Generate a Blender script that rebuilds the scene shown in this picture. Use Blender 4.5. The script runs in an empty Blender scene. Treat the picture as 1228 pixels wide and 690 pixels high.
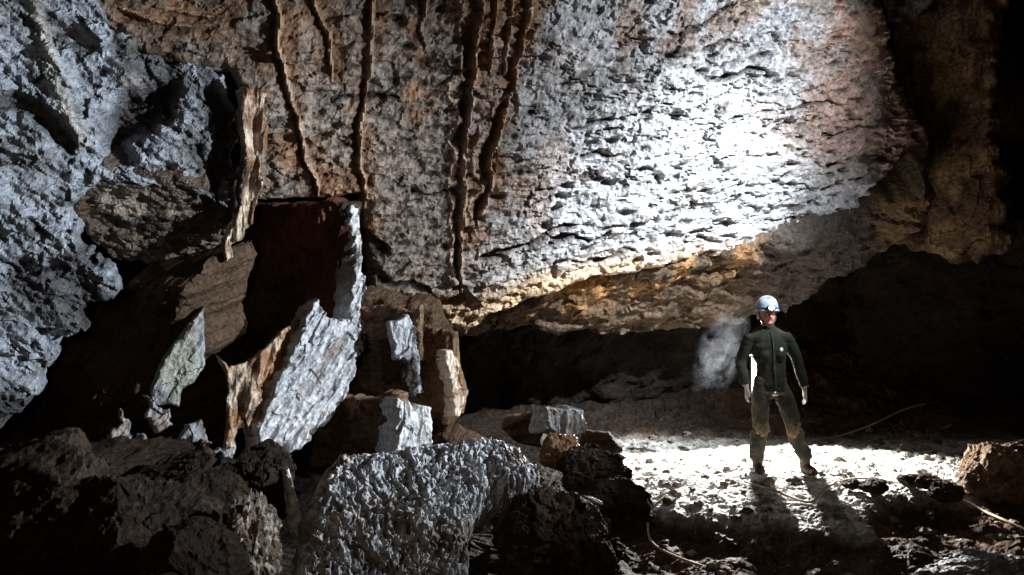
import bpy, bmesh, math, random
import numpy as np
from mathutils import Vector, Matrix

random.seed(4)
S = bpy.context.scene
COL = S.collection
F, CX, CY = 964.0, 614.0, 345.0           # focal length and centre in photo pixels
CAM = np.array([0.0, 0.0, 1.9])

def at(px, py, Y):
    return np.array([(px - CX) / F * Y, Y, CAM[2] - (py - CY) / F * Y])

# ------------------------------------------------------------------ noise
def _hash(ix, iy, iz, seed):
    h = (ix * 374761393 + iy * 668265263 + iz * 2147483647 + seed * 974634777) & 0xFFFFFFFF
    h = ((h ^ (h >> 13)) * 1274126177) & 0xFFFFFFFF
    h = ((h ^ (h >> 16)) * 2246822519) & 0xFFFFFFFF
    return h ^ (h >> 15)

def noise(P, freq=1.0, seed=0):
    """gradient noise, about -1..1"""
    Q = np.asarray(P, dtype=np.float64) * freq
    I = np.floor(Q).astype(np.int64); Fr = Q - I
    W = Fr * Fr * Fr * (Fr * (Fr * 6 - 15) + 10)
    out = np.zeros(len(Q))
    for dx in (0, 1):
        for dy in (0, 1):
            for dz in (0, 1):
                h = _hash(I[:, 0] + dx, I[:, 1] + dy, I[:, 2] + dz, seed)
                gx = (h & 1023) / 511.5 - 1; gy = ((h >> 10) & 1023) / 511.5 - 1; gz = ((h >> 20) & 1023) / 511.5 - 1
                w = (W[:, 0] if dx else 1 - W[:, 0]) * (W[:, 1] if dy else 1 - W[:, 1]) * (W[:, 2] if dz else 1 - W[:, 2])
                out += w * (gx * (Fr[:, 0] - dx) + gy * (Fr[:, 1] - dy) + gz * (Fr[:, 2] - dz))
    return out * 1.25

def fbm(P, freq=1.0, octs=4, seed=0, gain=0.5, ridged=False):
    a, s = 1.0, np.zeros(len(P))
    for o in range(octs):
        n = noise(P, freq * 2.03 ** o, seed + o * 17)
        s += a * ((1 - 2 * np.abs(n)) if ridged else n)
        a *= gain
    return s

def worley(P, freq=1.0, seed=0):
    """distance to the nearest and second nearest feature point"""
    Q = np.asarray(P, dtype=np.float64) * freq
    I = np.floor(Q).astype(np.int64)
    f1 = np.full(len(Q), 9.0); f2 = np.full(len(Q), 9.0)
    for dx in (-1, 0, 1):
        for dy in (-1, 0, 1):
            for dz in (-1, 0, 1):
                c = I + np.array([dx, dy, dz])
                h = _hash(c[:, 0], c[:, 1], c[:, 2], seed)
                g = c + np.stack([(h & 1023) / 1023.0, ((h >> 10) & 1023) / 1023.0, ((h >> 20) & 1023) / 1023.0], 1)
                d = np.sqrt(((Q - g) ** 2).sum(1))
                f2 = np.minimum(f2, np.maximum(f1, d)); f1 = np.minimum(f1, d)
    return f1, f2

def facets(P, freq=1.0, seed=0, step=.6):
    """broken stone: every cell is a flat chip with its own tilt and height, about -1..1"""
    Q = np.asarray(P, dtype=np.float64) * freq
    I = np.floor(Q).astype(np.int64)
    best = np.full(len(Q), 9.0); val = np.zeros(len(Q))
    for dx in (-1, 0, 1):
        for dy in (-1, 0, 1):
            for dz in (-1, 0, 1):
                c = I + np.array([dx, dy, dz])
                h = _hash(c[:, 0], c[:, 1], c[:, 2], seed)
                g = c + np.stack([(h & 1023) / 1023.0, ((h >> 10) & 1023) / 1023.0, ((h >> 20) & 1023) / 1023.0], 1)
                e = Q - g
                d = (e * e).sum(1)
                m = d < best
                h2 = _hash(c[:, 0], c[:, 1], c[:, 2], seed + 7)
                gr = np.stack([(h2 & 1023) / 511.5 - 1, ((h2 >> 10) & 1023) / 511.5 - 1, ((h2 >> 20) & 1023) / 511.5 - 1], 1)
                v = step * ((h >> 5 & 1023) / 511.5 - 1) + (gr * e).sum(1)
                best = np.where(m, d, best); val = np.where(m, v, val)
    return val

def sm(a, b, x):
    t = np.clip((x - a) / (b - a), 0, 1)
    return t * t * (3 - 2 * t)

def mixc(c, d, f):
    f = np.clip(np.asarray(f), 0, 1)[:, None]
    return c * (1 - f) + np.asarray(d) * f

# ------------------------------------------------------------------ polygons
def poly_sdf(p, poly):
    """signed distance, positive inside"""
    d = np.full(len(p), 1e9); inside = np.zeros(len(p), bool)
    n = len(poly)
    for i in range(n):
        a, b = poly[i], poly[(i + 1) % n]
        e = b - a; w = p - a
        t = np.clip((w @ e) / max(e @ e, 1e-12), 0, 1)
        d = np.minimum(d, np.sqrt(((w - t[:, None] * e) ** 2).sum(1)))
        c = (a[1] > p[:, 1]) != (b[1] > p[:, 1])
        if abs(e[1]) > 1e-12:
            inside ^= c & (p[:, 0] < e[0] * (p[:, 1] - a[1]) / e[1] + a[0])
    return np.where(inside, d, -d)

def line_dist(px, py, pts):
    """distance in photo pixels to a polyline, and the position along it 0..1, and the signed side"""
    p = np.stack([px, py], 1); best = np.full(len(p), 1e9); along = np.zeros(len(p)); side = np.zeros(len(p))
    pts = np.array(pts, float)
    for i in range(len(pts) - 1):
        a, b = pts[i], pts[i + 1]; e = b - a; w = p - a
        t = np.clip((w @ e) / (e @ e), 0, 1)
        d = np.sqrt(((w - t[:, None] * e) ** 2).sum(1))
        m = d < best
        best[m] = d[m]; along[m] = (i + t[m]) / (len(pts) - 1)
        side[m] = np.sign(e[0] * w[m, 1] - e[1] * w[m, 0])
    return best, along, side

# ------------------------------------------------------------------ objects
def tag(o, label=None, cat=None, group=None, kind=None):
    if label: o['label'] = label
    if cat: o['category'] = cat
    if group: o['group'] = group
    if kind: o['kind'] = kind
    return o

def empty(name, loc, label=None, cat=None, group=None, kind=None):
    o = bpy.data.objects.new(name, None); COL.objects.link(o)
    o.location = loc
    return tag(o, label, cat, group, kind)

def link(name, verts, faces, mat, parent=None, colors=None, smooth=True):
    me = bpy.data.meshes.new(name)
    v = np.asarray(verts, dtype=np.float64)
    if parent is not None:
        top = parent
        while top.parent is not None: top = top.parent
        v = v - np.array(top['org'] if 'org' in top else (0, 0, 0))
    me.from_pydata(v.tolist(), [], faces)
    if colors is not None:
        at_ = me.color_attributes.new('tint', 'FLOAT_COLOR', 'POINT')
        c = np.ones((len(v), 4)); c[:, :3] = np.clip(colors, 0, 1)
        at_.data.foreach_set('color', c.ravel())
    if smooth:
        me.polygons.foreach_set('use_smooth', [True] * len(me.polygons))
    if mat: me.materials.append(mat)
    me.validate(); me.update()
    o = bpy.data.objects.new(name, me); COL.objects.link(o)
    if parent is not None:
        o.parent = parent
    return o

def root(name, loc, label, cat, group=None, kind=None):
    """an Empty at the foot of a thing; children are given in world coordinates"""
    o = empty(name, loc, label, cat, group, kind)
    o['org'] = [float(x) for x in loc]
    return o

# ------------------------------------------------------------------ materials
def rock_mat(name, rough=0.62, fine=38.0, bump=0.5, spec=0.35, speck=0.5):
    m = bpy.data.materials.new(name); m.use_nodes = True
    nt = m.node_tree; N = nt.nodes; L = nt.links
    b = N['Principled BSDF']
    tc = N.new('ShaderNodeTexCoord')
    at_ = N.new('ShaderNodeVertexColor'); at_.layer_name = 'tint'
    n1 = N.new('ShaderNodeTexNoise'); n1.inputs['Scale'].default_value = fine; n1.inputs['Detail'].default_value = 6; n1.inputs['Roughness'].default_value = 0.65
    n2 = N.new('ShaderNodeTexNoise'); n2.inputs['Scale'].default_value = fine * 0.22; n2.inputs['Detail'].default_value = 5
    L.new(tc.outputs['Object'], n1.inputs['Vector']); L.new(tc.outputs['Object'], n2.inputs['Vector'])
    r1 = N.new('ShaderNodeMapRange'); r1.inputs['From Min'].default_value = 0.36; r1.inputs['From Max'].default_value = 0.66
    r1.inputs['To Min'].default_value = 1 - speck; r1.inputs['To Max'].default_value = 1 + speck * 0.7
    L.new(n1.outputs['Fac'], r1.inputs['Value'])
    r2 = N.new('ShaderNodeMapRange'); r2.inputs['From Min'].default_value = 0.3; r2.inputs['From Max'].default_value = 0.7
    r2.inputs['To Min'].default_value = 0.75; r2.inputs['To Max'].default_value = 1.2
    L.new(n2.outputs['Fac'], r2.inputs['Value'])
    mm = N.new('ShaderNodeMath'); mm.operation = 'MULTIPLY'; L.new(r1.outputs[0], mm.inputs[0]); L.new(r2.outputs[0], mm.inputs[1])
    vm = N.new('ShaderNodeVectorMath'); vm.operation = 'SCALE'; L.new(at_.outputs['Color'], vm.inputs[0]); L.new(mm.outputs[0], vm.inputs['Scale'])
    L.new(vm.outputs[0], b.inputs['Base Color'])
    b.inputs['Specular IOR Level'].default_value = spec
    rr = N.new('ShaderNodeMapRange'); rr.inputs['To Min'].default_value = rough - 0.2; rr.inputs['To Max'].default_value = rough + 0.2
    L.new(n2.outputs['Fac'], rr.inputs['Value']); L.new(rr.outputs[0], b.inputs['Roughness'])
    vo = N.new('ShaderNodeTexVoronoi'); vo.inputs['Scale'].default_value = fine * 0.9; L.new(tc.outputs['Object'], vo.inputs['Vector'])
    ad = N.new('ShaderNodeMath'); ad.operation = 'MULTIPLY_ADD'; ad.inputs[1].default_value = 0.5
    L.new(vo.outputs['Distance'], ad.inputs[0]); L.new(n1.outputs['Fac'], ad.inputs[2])
    bp = N.new('ShaderNodeBump'); bp.inputs['Strength'].default_value = bump; bp.inputs['Distance'].default_value = 0.03
    L.new(ad.outputs[0], bp.inputs['Height']); L.new(bp.outputs[0], b.inputs['Normal'])
    return m

def plain(name, col, rough=0.6, spec=0.4, metal=0.0, emit=None, estr=0.0, noisy=0.0, scale=30.0, bump=0.0):
    m = bpy.data.materials.new(name); m.use_nodes = True
    nt = m.node_tree; b = nt.nodes['Principled BSDF']
    b.inputs['Base Color'].default_value = (*col, 1); b.inputs['Roughness'].default_value = rough
    b.inputs['Specular IOR Level'].default_value = spec; b.inputs['Metallic'].default_value = metal
    if emit:
        b.inputs['Emission Color'].default_value = (*emit, 1); b.inputs['Emission Strength'].default_value = estr
    if noisy or bump:
        n = nt.nodes.new('ShaderNodeTexNoise'); n.inputs['Scale'].default_value = scale; n.inputs['Detail'].default_value = 5
        tc = nt.nodes.new('ShaderNodeTexCoord'); nt.links.new(tc.outputs['Object'], n.inputs['Vector'])
        r = nt.nodes.new('ShaderNodeMapRange'); r.inputs['From Min'].default_value = .3; r.inputs['From Max'].default_value = .7
        r.inputs['To Min'].default_value = 1 - noisy; r.inputs['To Max'].default_value = 1 + noisy
        v = nt.nodes.new('ShaderNodeVectorMath'); v.operation = 'SCALE'; v.inputs[0].default_value = col
        nt.links.new(n.outputs['Fac'], r.inputs['Value']); nt.links.new(r.outputs[0], v.inputs['Scale']); nt.links.new(v.outputs[0], b.inputs['Base Color'])
        if bump:
            bp = nt.nodes.new('ShaderNodeBump'); bp.inputs['Strength'].default_value = bump; bp.inputs['Distance'].default_value = .01
            nt.links.new(n.outputs['Fac'], bp.inputs['Height']); nt.links.new(bp.outputs[0], b.inputs['Normal'])
    return m

M_ROCK = rock_mat('limestone', rough=0.6, speck=.5, bump=.7, fine=23)
M_DAMP = rock_mat('damp_rock', rough=0.45, spec=0.5, bump=0.6)
M_MUD = rock_mat('muddy_rock', rough=0.8, spec=0.1, bump=0.7, fine=26)
M_FLOW = rock_mat('flowstone', rough=0.35, spec=0.5, bump=0.35, speck=0.35, fine=50)
M_FLOOR = rock_mat('trodden_clay', rough=0.65, spec=0.12, bump=0.9, fine=20, speck=0.5)

GREY = np.array([.34, .345, .36]); TAUPE = np.array([.27, .225, .19]); BROWN = np.array([.10, .062, .038])
DARK = np.array([.026, .018, .013]); RUST = np.array([.30, .15, .07]); CREAM = np.array([.55, .44, .33])
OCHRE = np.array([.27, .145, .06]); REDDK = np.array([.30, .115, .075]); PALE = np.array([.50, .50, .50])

# ------------------------------------------------------------------ rock slabs
def slab(name, poly, anchor, n, thick, bevel, cell, mat, fn, parent=None, rough_edge=0.04, edge_freq=4.0, seed=0, k=2.4):
    """a solid rock plate: outline laid on a tilted plane in space, its face carved by fn, its rim rounded back through its thickness"""
    n = np.array(n, float); n /= np.linalg.norm(n)
    p0 = at(*anchor)
    u = np.cross([0, 0, 1], n); u /= np.linalg.norm(u); v = np.cross(n, u)
    def on_plane(px, py):
        d = np.stack([(np.asarray(px) - CX) / F, np.ones(len(px)), -(np.asarray(py) - CY) / F], 1)
        t = (n @ (p0 - CAM)) / (d @ n)
        return CAM + d * t[:, None]
    pl = np.array(poly, float)
    W = on_plane(pl[:, 0], pl[:, 1]) - p0
    pu = np.stack([W @ u, W @ v], 1)
    lo = pu.min(0) - 3 * cell; hi = pu.max(0) + 3 * cell
    nu, nv = int((hi[0] - lo[0]) / cell) + 1, int((hi[1] - lo[1]) / cell) + 1
    gu, gv = np.meshgrid(lo[0] + np.arange(nu) * cell, lo[1] + np.arange(nv) * cell)
    g = np.stack([gu.ravel(), gv.ravel()], 1)
    def sdf(q):
        q3 = np.stack([q[:, 0], q[:, 1], np.full(len(q), seed * 3.7)], 1)
        w = np.stack([fbm(q3, edge_freq, 3, seed + 5), fbm(q3, edge_freq, 3, seed + 9)], 1)
        return poly_sdf(q + w * rough_edge, pu)
    sd = sdf(g)
    S2 = sd.reshape(nv, nu)
    gy, gx = np.gradient(S2, cell)
    ok = S2 > 0
    q = ok[:-1, :-1] | ok[1:, :-1] | ok[:-1, 1:] | ok[1:, 1:]
    use = np.zeros((nv, nu), bool)
    use[:-1, :-1] |= q; use[1:, :-1] |= q; use[:-1, 1:] |= q; use[1:, 1:] |= q
    mv = (use & ~ok).ravel()
    gl = np.stack([gx.ravel(), gy.ravel()], 1); gl /= np.maximum(np.linalg.norm(gl, axis=1), 1e-6)[:, None]
    g2 = g.copy(); g2[mv] -= gl[mv] * np.clip(sd[mv], -2 * cell, 0)[:, None]
    s = np.clip(sd, 0, None)
    idx = np.full(nv * nu, -1); sel = np.where(use.ravel())[0]; idx[sel] = np.arange(len(sel))
    g2 = g2[sel]; s = s[sel]; edge = mv[sel]
    P = p0 + g2[:, :1] * u + g2[:, 1:] * v
    rel = P - CAM
    px = CX + rel[:, 0] / rel[:, 1] * F; py = CY - rel[:, 2] / rel[:, 1] * F
    h, colr = fn(dict(P=P, uv=g2, sd=s, px=px, py=py, seed=seed))
    t = np.clip(s / bevel, 0, 1)
    prof = -thick * (1 - (1 - (1 - t) ** k) ** (1 / k))
    hh = h * (0.35 + 0.65 * sm(0, bevel * 0.6, s)) + prof
    front = P + n * hh[:, None]
    back = P + n * (-thick * (1.0 + 0.35 * t))[:, None]
    nf = len(front)
    bi = np.where(edge, np.arange(nf), -1)
    inn = np.where(~edge)[0]; bi[inn] = nf + np.arange(len(inn))
    verts = np.concatenate([front, back[inn]])
    cols = np.concatenate([colr, colr[inn]])
    I = idx.reshape(nv, nu)
    qa = np.stack([I[:-1, :-1][q], I[:-1, 1:][q], I[1:, 1:][q], I[1:, :-1][q]], 1)
    qb = bi[qa][:, ::-1]
    dup = (np.sort(qa, 1) == np.sort(qb, 1)).all(1)
    faces = qa.tolist() + qb[~dup].tolist()
    return link(name, verts, faces, mat, parent, cols, smooth=False)

def rot2(uv, deg, sx=1.0, sy=1.0):
    a = math.radians(deg); c, s_ = math.cos(a), math.sin(a)
    return np.stack([(uv[:, 0] * c + uv[:, 1] * s_) * sx, (-uv[:, 0] * s_ + uv[:, 1] * c) * sy, np.zeros(len(uv))], 1)

def generic(base, second, third=None, big=0.08, bigf=1.3, mid=0.03, midf=6.0, pit=0.02, pitf=14.0, ang=20, stretch=2.0, knob=0.0, knobf=10.0, mixf=1.7, third_amt=0.0, bed=0.0, bedf=5.0):
    def fn(a):
        P, uv, sd_, se = a['P'], a['uv'], a['sd'], a['seed']
        q = rot2(uv, ang, 1 / stretch, 1.0); q[:, 2] = se * 1.3
        h = big * fbm(P, bigf, 3, se) + mid * fbm(q, midf, 4, se + 3)
        if bed: h += bed * fbm(rot2(uv, ang, .35, 1.0) + se, bedf, 3, se + 40, ridged=True) * .5
        wq = q + .03 * np.stack([noise(q, 9, se), noise(q, 9, se + 1), 0 * sd_], 1)
        h += .028 * facets(wq, 5.5, se + 50) + .012 * facets(wq, 15, se + 51) + .006 * noise(q, 45, se)
        f1, f2 = worley(q, pitf, se + 1)
        h -= pit * sm(0.55, 0.1, f1)
        if knob:
            g1, g2 = worley(q + 0.012 * np.stack([noise(q, 30, 5), noise(q, 30, 6), 0 * f1], 1), knobf, se + 2)
            h += knob * (1 - np.minimum(g1 * 1.25, 1) ** 2)
        c = np.repeat(np.array(base)[None], len(P), 0)
        c = mixc(c, second, sm(-0.25, 0.45, fbm(P, mixf, 4, se + 21)))
        if third is not None:
            c = mixc(c, third, third_amt * sm(0.05, 0.5, fbm(q, mixf * 2.3, 4, se + 31)))
        return h, c
    return fn

# ------------------------------------------------------------------ boulders
_ICO = {}
def ico(sub):
    if sub not in _ICO:
        bm = bmesh.new(); bmesh.ops.create_icosphere(bm, subdivisions=sub, radius=1.0)
        _ICO[sub] = (np.array([v.co[:] for v in bm.verts]), [[v.index for v in f.verts] for f in bm.faces]); bm.free()
    return _ICO[sub]

def boulder(name, c, size, seed, base, second, label=None, cat='boulder', group=None, mat=None, cuts=9, sub=5, rough=0.09, knob=0.0, knobf=6.0, rot=0.0, third=None, parent=None, tilt=0.0):
    v, f = ico(sub)
    r = np.random.RandomState(seed)
    rad = np.ones(len(v))
    for i in range(cuts):                                   # flat broken faces
        d = r.normal(size=3); d /= np.linalg.norm(d); off = r.uniform(.62, .9)
        dp = v @ d
        lim = np.where(dp > 1e-3, off / np.maximum(dp, 1e-3), 9)
        rad = np.minimum(rad, lim)
    p = v * rad[:, None]
    pw = p + .12 * np.stack([noise(p, 3, seed), noise(p, 3, seed + 1), noise(p, 3, seed + 2)], 1)
    p = p + v * (rough * fbm(p + seed * 2.1, 2.2, 5, seed, gain=.55) + min(1, rough / .09) * (.11 * facets(pw, 1.9, seed + 3) + .05 * facets(pw, 5.0, seed + 4) + .015 * facets(pw, 14, seed + 5)))[:, None]
    if knob:
        g1, _ = worley(p + seed, knobf, seed)
        p = p + v * (knob * (1 - np.minimum(g1 * 1.25, 1) ** 2))[:, None]
    ca, sa = math.cos(tilt), math.sin(tilt)
    R = np.array(Matrix.Rotation(rot, 3, 'Z') @ Matrix.Rotation(tilt, 3, 'Y'))
    w = (p * np.array(size)) @ R.T
    cc = np.repeat(np.array(base)[None], len(p), 0)
    cc = mixc(cc, second, sm(-.2, .4, fbm(p + seed, 1.8, 4, seed + 3)))
    if third is not None: cc = mixc(cc, third, sm(.1, .5, fbm(p + seed, 3.5, 4, seed + 8)))
    if parent is not None:
        return link(name, w + np.array(c), f, mat or M_MUD, parent, cc, smooth=False)
    o = link(name, w, f, mat or M_MUD, None, cc, smooth=False)
    o.location = c
    return tag(o, label, cat, group)

def tube(name, pts, rad, mat, parent=None, seg=8, colors=None, wob=0.0, seed=0):
    pts = np.array(pts, float)
    # resample by Catmull-Rom
    q = [pts[0]]
    for i in range(len(pts) - 1):
        a, b, c, d = pts[max(i - 1, 0)], pts[i], pts[i + 1], pts[min(i + 2, len(pts) - 1)]
        m = 8
        for j in range(1, m + 1):
            t = j / m
            q.append(.5 * ((2 * b) + (-a + c) * t + (2 * a - 5 * b + 4 * c - d) * t * t + (-a + 3 * b - 3 * c + d) * t ** 3))
    q = np.array(q)
    if np.isscalar(rad): rr = np.full(len(q), rad)
    else: rr = np.interp(np.linspace(0, 1, len(q)), np.linspace(0, 1, len(rad)), rad)
    if wob: rr = rr * (1 + wob * noise(q + seed, 14, seed))
    V, Fc = [], []
    up = np.array([.3, .2, 1.0])
    for i, p in enumerate(q):
        d = q[min(i + 1, len(q) - 1)] - q[max(i - 1, 0)]; d /= np.linalg.norm(d) + 1e-9
        s1 = np.cross(d, up); 
        if np.linalg.norm(s1) < 1e-3: s1 = np.cross(d, [1, 0, 0])
        s1 /= np.linalg.norm(s1); s2 = np.cross(d, s1)
        for k in range(seg):
            a = 2 * math.pi * k / seg
            V.append(p + rr[i] * (math.cos(a) * s1 + math.sin(a) * s2))
    for i in range(len(q) - 1):
        for k in range(seg):
            Fc.append([i * seg + k, i * seg + (k + 1) % seg, (i + 1) * seg + (k + 1) % seg, (i + 1) * seg + k])
    Fc.append(list(range(seg))[::-1]); Fc.append([(len(q) - 1) * seg + k for k in range(seg)])
    V = np.array(V)
    if colors is not None:
        colors = np.repeat(np.array(colors)[None], len(V), 0) * (1 + .35 * noise(V, 12, 3))[:, None]
    return link(name, V, Fc, mat, parent, colors)

# ================================================================== THE BIG OVERHANGING FACE
GROOVES = [  # points, half width px at start/end, depth, rim strength
    ([(325, -30), (335, 50), (345, 100), (362, 150), (368, 190), (380, 215), (386, 246)], 7, 5, .10, 1.0),
    ([(368, -30), (380, 10), (395, 40), (398, 98)], 5, 3, .06, .7),
    ([(455, -30), (450, 0), (447, 50), (440, 110), (432, 150), (434, 200), (440, 240), (441, 290)], 6, 4, .12, 1.0),
    ([(520, -30), (510, 5), (506, 30), (510, 62)], 8, 3, .07, .6),
    ([(574, -30), (570, 50), (564, 110), (559, 170), (556, 230), (552, 290), (549, 352)], 11, 4, .16, .9),
    ([(642, -30), (628, 50), (615, 105), (606, 140)], 6, 5, .12, .9),
    ([(607, 135), (598, 170), (590, 200), (581, 240), (572, 275)], 9, 4, .13, .8),
    ([(592, -30), (588, 40), (586, 90)], 3, 2, .05, .5),
    ([(612, -30), (609, 40), (604, 95)], 3, 2, .05, .5),
    ([(398, 118), (440, 116), (480, 121)], 5, 4, .07, .1),
    ([(494, 232), (520, 232), (546, 226)], 3, 2, .06, .1),
    ([(440, 290), (452, 298), (466, 304)], 10, 10, .16, .1),
    ([(455, 336), (490, 342), (520, 352)], 8, 6, .10, .1),
    ([(580, 312), (620, 296), (660, 282), (690, 272)], 7, 6, .09, .2),
    ([(662, 296), (700, 290), (730, 276)], 6, 3, .07, .1),
    ([(690, 318), (720, 312), (772, 308)], 4, 3, .05, .1),
    ([(848, 97), (885, 92), (925, 86)], 5, 7, .10, 0),
    ([(800, 40), (840, 25), (885, 5)], 4, 4, .06, 0),
    ([(690, 160), (730, 146), (768, 138)], 3, 2, .05, 0),
    ([(700, 192), (745, 180)], 3, 3, .06, 0),
    ([(945, 135), (985, 125), (1010, 122)], 3, 3, .05, 0),
    ([(985, 165), (1030, 150), (1060, 148)], 2, 2, .04, 0),
    ([(855, 60), (880, 48), (905, 50)], 3, 2, .04, 0),
    ([(880, 135), (890, 138)], 4, 4, .06, 0),
    ([(150, 10), (200, 30), (260, 30)], 5, 8, .08, .4),
    ([(190, 8), (250, 20), (275, 8)], 4, 6, .08, .3),
]
def face_fn(a):
    P, uv, px, py, sd_ = a['P'], a['uv'], a['px'], a['py'], a['sd']
    right = sm(560, 680, px)
    h = .10 * fbm(P, .8, 3, 2)
    q = rot2(uv, 16, .42, 1.0); q2 = rot2(uv, 14, .55, 1.0)
    q2 = q2 + .03 * np.stack([noise(P, 6, 81), noise(P, 6, 82), 0 * px], 1)
    qm = rot2(uv, 80, .5, 1.0)
    h += right * .075 * fbm(q, 2.6, 4, 7) + (1 - right) * (.05 * fbm(qm, 2.4, 4, 8) + .03 * fbm(qm, 7, 3, 9, ridged=True) * .5)
    f1, f2 = worley(q2, 8.0, 4)
    g1, g2 = worley(rot2(uv, 20, .7, 1.0) + 3.3 + .02 * noise(P, 14, 83)[:, None], 14.0, 14)
    pat = sm(-.25, .3, fbm(P, 1.6, 3, 77)); pat2 = sm(-.2, .3, fbm(q, 2.4, 3, 78))
    rg = fbm(q2, 7.0, 4, 16, ridged=True)
    h -= (.02 + .06 * pat) * sm(.48, .10, f1) + (.012 + .022 * pat2) * sm(.5, .1, g1)
    jag = fbm(q2 * [1, 1.3, 1], 7.5, 4, 91, gain=.6)
    hole = sm(.30, .62, jag) * pat2
    h -= .055 * hole
    mot = fbm(rot2(uv, 16 if True else 0, .7, 1.1), 9.0, 4, 92, gain=.65)
    h += (.045 - .018 * right) * facets(q2, 4.5, 95) + .020 * facets(q2, 12.0, 96) + .006 * noise(P, 40, 97)
    h += .016 * fbm(q2, 11, 4, 15) - .018 * sm(.2, 1.0, rg)
    cr = fbm(q, 2.6, 4, 44)                       # long bedding cracks
    h -= right * .06 * sm(.06, .0, np.abs(cr)) * sm(0, .4, fbm(P, 1.1, 2, 45))
    st = fbm(P, 1.2, 4, 61)
    c = np.repeat(GREY[None], len(P), 0)
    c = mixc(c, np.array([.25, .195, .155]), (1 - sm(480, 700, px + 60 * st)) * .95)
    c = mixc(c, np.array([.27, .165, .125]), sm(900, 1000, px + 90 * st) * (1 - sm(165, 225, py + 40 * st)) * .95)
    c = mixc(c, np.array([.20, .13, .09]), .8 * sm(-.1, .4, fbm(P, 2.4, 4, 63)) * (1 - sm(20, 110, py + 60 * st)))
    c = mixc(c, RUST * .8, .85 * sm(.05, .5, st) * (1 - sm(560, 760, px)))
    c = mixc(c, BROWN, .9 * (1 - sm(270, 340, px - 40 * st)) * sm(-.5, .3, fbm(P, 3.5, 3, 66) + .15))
    c = mixc(c, np.array([.20, .19, .17]), .55 * sm(.1, .5, fbm(P, 2.1, 4, 71)))
    c = mixc(c, DARK, .85 * sm(.34, .60, fbm(q, 5.0, 4, 72)))
    c = mixc(c, DARK * 1.3, .75 * hole)
    c = mixc(c, np.array([.085, .068, .052]), (.75 - .45 * sm(560, 720, px)) * sm(.12, .45, mot))
    c = mixc(c, DARK * 1.2, .8 * sm(.30, .12, f1) * pat + .55 * sm(.3, .1, g1) * pat2)
    band = sm(-10, 30, py - np.interp(px, [480, 560, 640, 740, 860, 940], [352, 352, 322, 300, 290, 290]))
    c = mixc(c, np.array([.50, .34, .20]), band * .85 * (1 - sm(900, 960, px)))
    wob = 7 * noise(P, 2.4, 30) + 4 * noise(P, 6.0, 31) + 1.2 * noise(P, 15.0, 32)
    for gi, (pts, w0, w1, dep, rim) in enumerate(GROOVES):
        horiz = rim < .3
        d, al, side = line_dist(px + wob * (.5 if horiz else 1), py + wob * (1.6 if horiz else .4), pts)
        tap = sm(1.0, .86, al) * .8 + .2
        w = (w0 + (w1 - w0) * al) * tap * np.clip(.9 + 1.1 * noise(P, 3.2, 33 + gi) + .15 * noise(P, 10, 133 + gi), .12, 2.0)
        if horiz:
            inn = sm(1.15, .3, d / np.maximum(w, .6))
            h -= dep * .9 * inn
            c = mixc(c, DARK, inn * .9)
        else:
            sd2 = d * np.where(side > 0, 1, -1)                     # positive to the left of the streak
            tr = np.exp(-((sd2 - w * .75 - 2.0) / (w * .62 + .4)) ** 2) * np.clip(.8 + .9 * noise(P, 2.4, 433 + gi), .15, 1)
            h -= dep * .5 * tr
            c = mixc(c, RUST * .6, .9 * sm(28, 5, d) * sm(-.4, .25, noise(P, 4, 36 + gi)))
            c = mixc(c, np.array([.035, .020, .012]), tr * .95)
            rw = 1.3 + 1.0 * (dep / .12) * np.clip(.7 + .9 * noise(P, 3.0, 35 + gi), .3, 1.6) * tap
            rm = np.exp(-(sd2 / rw) ** 2) * (.4 + .6 * rim) * tap
            h += .085 * rm
            fine_ = sm(-.2, .5, noise(P * [3, 3, .7], 8, 39))
            c = mixc(c, CREAM * .75 + RUST * .5, np.clip(rm * 1.3, 0, 1) * (.55 + .45 * fine_))
            c = mixc(c, RUST * 1.2, np.clip(rm * 1.2, 0, 1) * .45 * (1 - fine_))
            if w0 > 8:                                              # second, thinner lip on the far side
                r2 = np.exp(-((sd2 - w * 2.1 - 4) / 1.8) ** 2) * .8 * tap
                h += .05 * r2; c = mixc(c, CREAM * .6 + RUST * .5, r2)
    return h, c

FACE_POLY = [(40, -90), (1066, -90), (1072, 30), (1088, 95), (1118, 140), (1126, 175), (1116, 215), (1098, 246), (1060, 266), (1020, 276),
             (985, 285), (930, 298), (880, 310), (800, 328), (740, 336), (690, 350), (640, 366), (590, 384), (556, 410), (545, 398), (500, 396), (496, 366),
             (442, 362), (440, 300), (432, 246), (330, 246), (300, 250), (286, 210), (292, 140), (272, 92), (225, 95), (170, 70), (100, 30)]
NS = (.27, -.89, -.36)
AS = (850, 250, 8.9)
hw = root('rock_overhang', at(700, 360, 8.9) * [1, 1, 0] + [0, 0, 2.2], 'huge pale overhanging rock face with dark vertical fissures above the person', 'rock face')
slab('pale_face', FACE_POLY, AS, NS, .45, .16, .019, M_ROCK, face_fn, hw, rough_edge=.05, edge_freq=3, seed=3)

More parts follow.
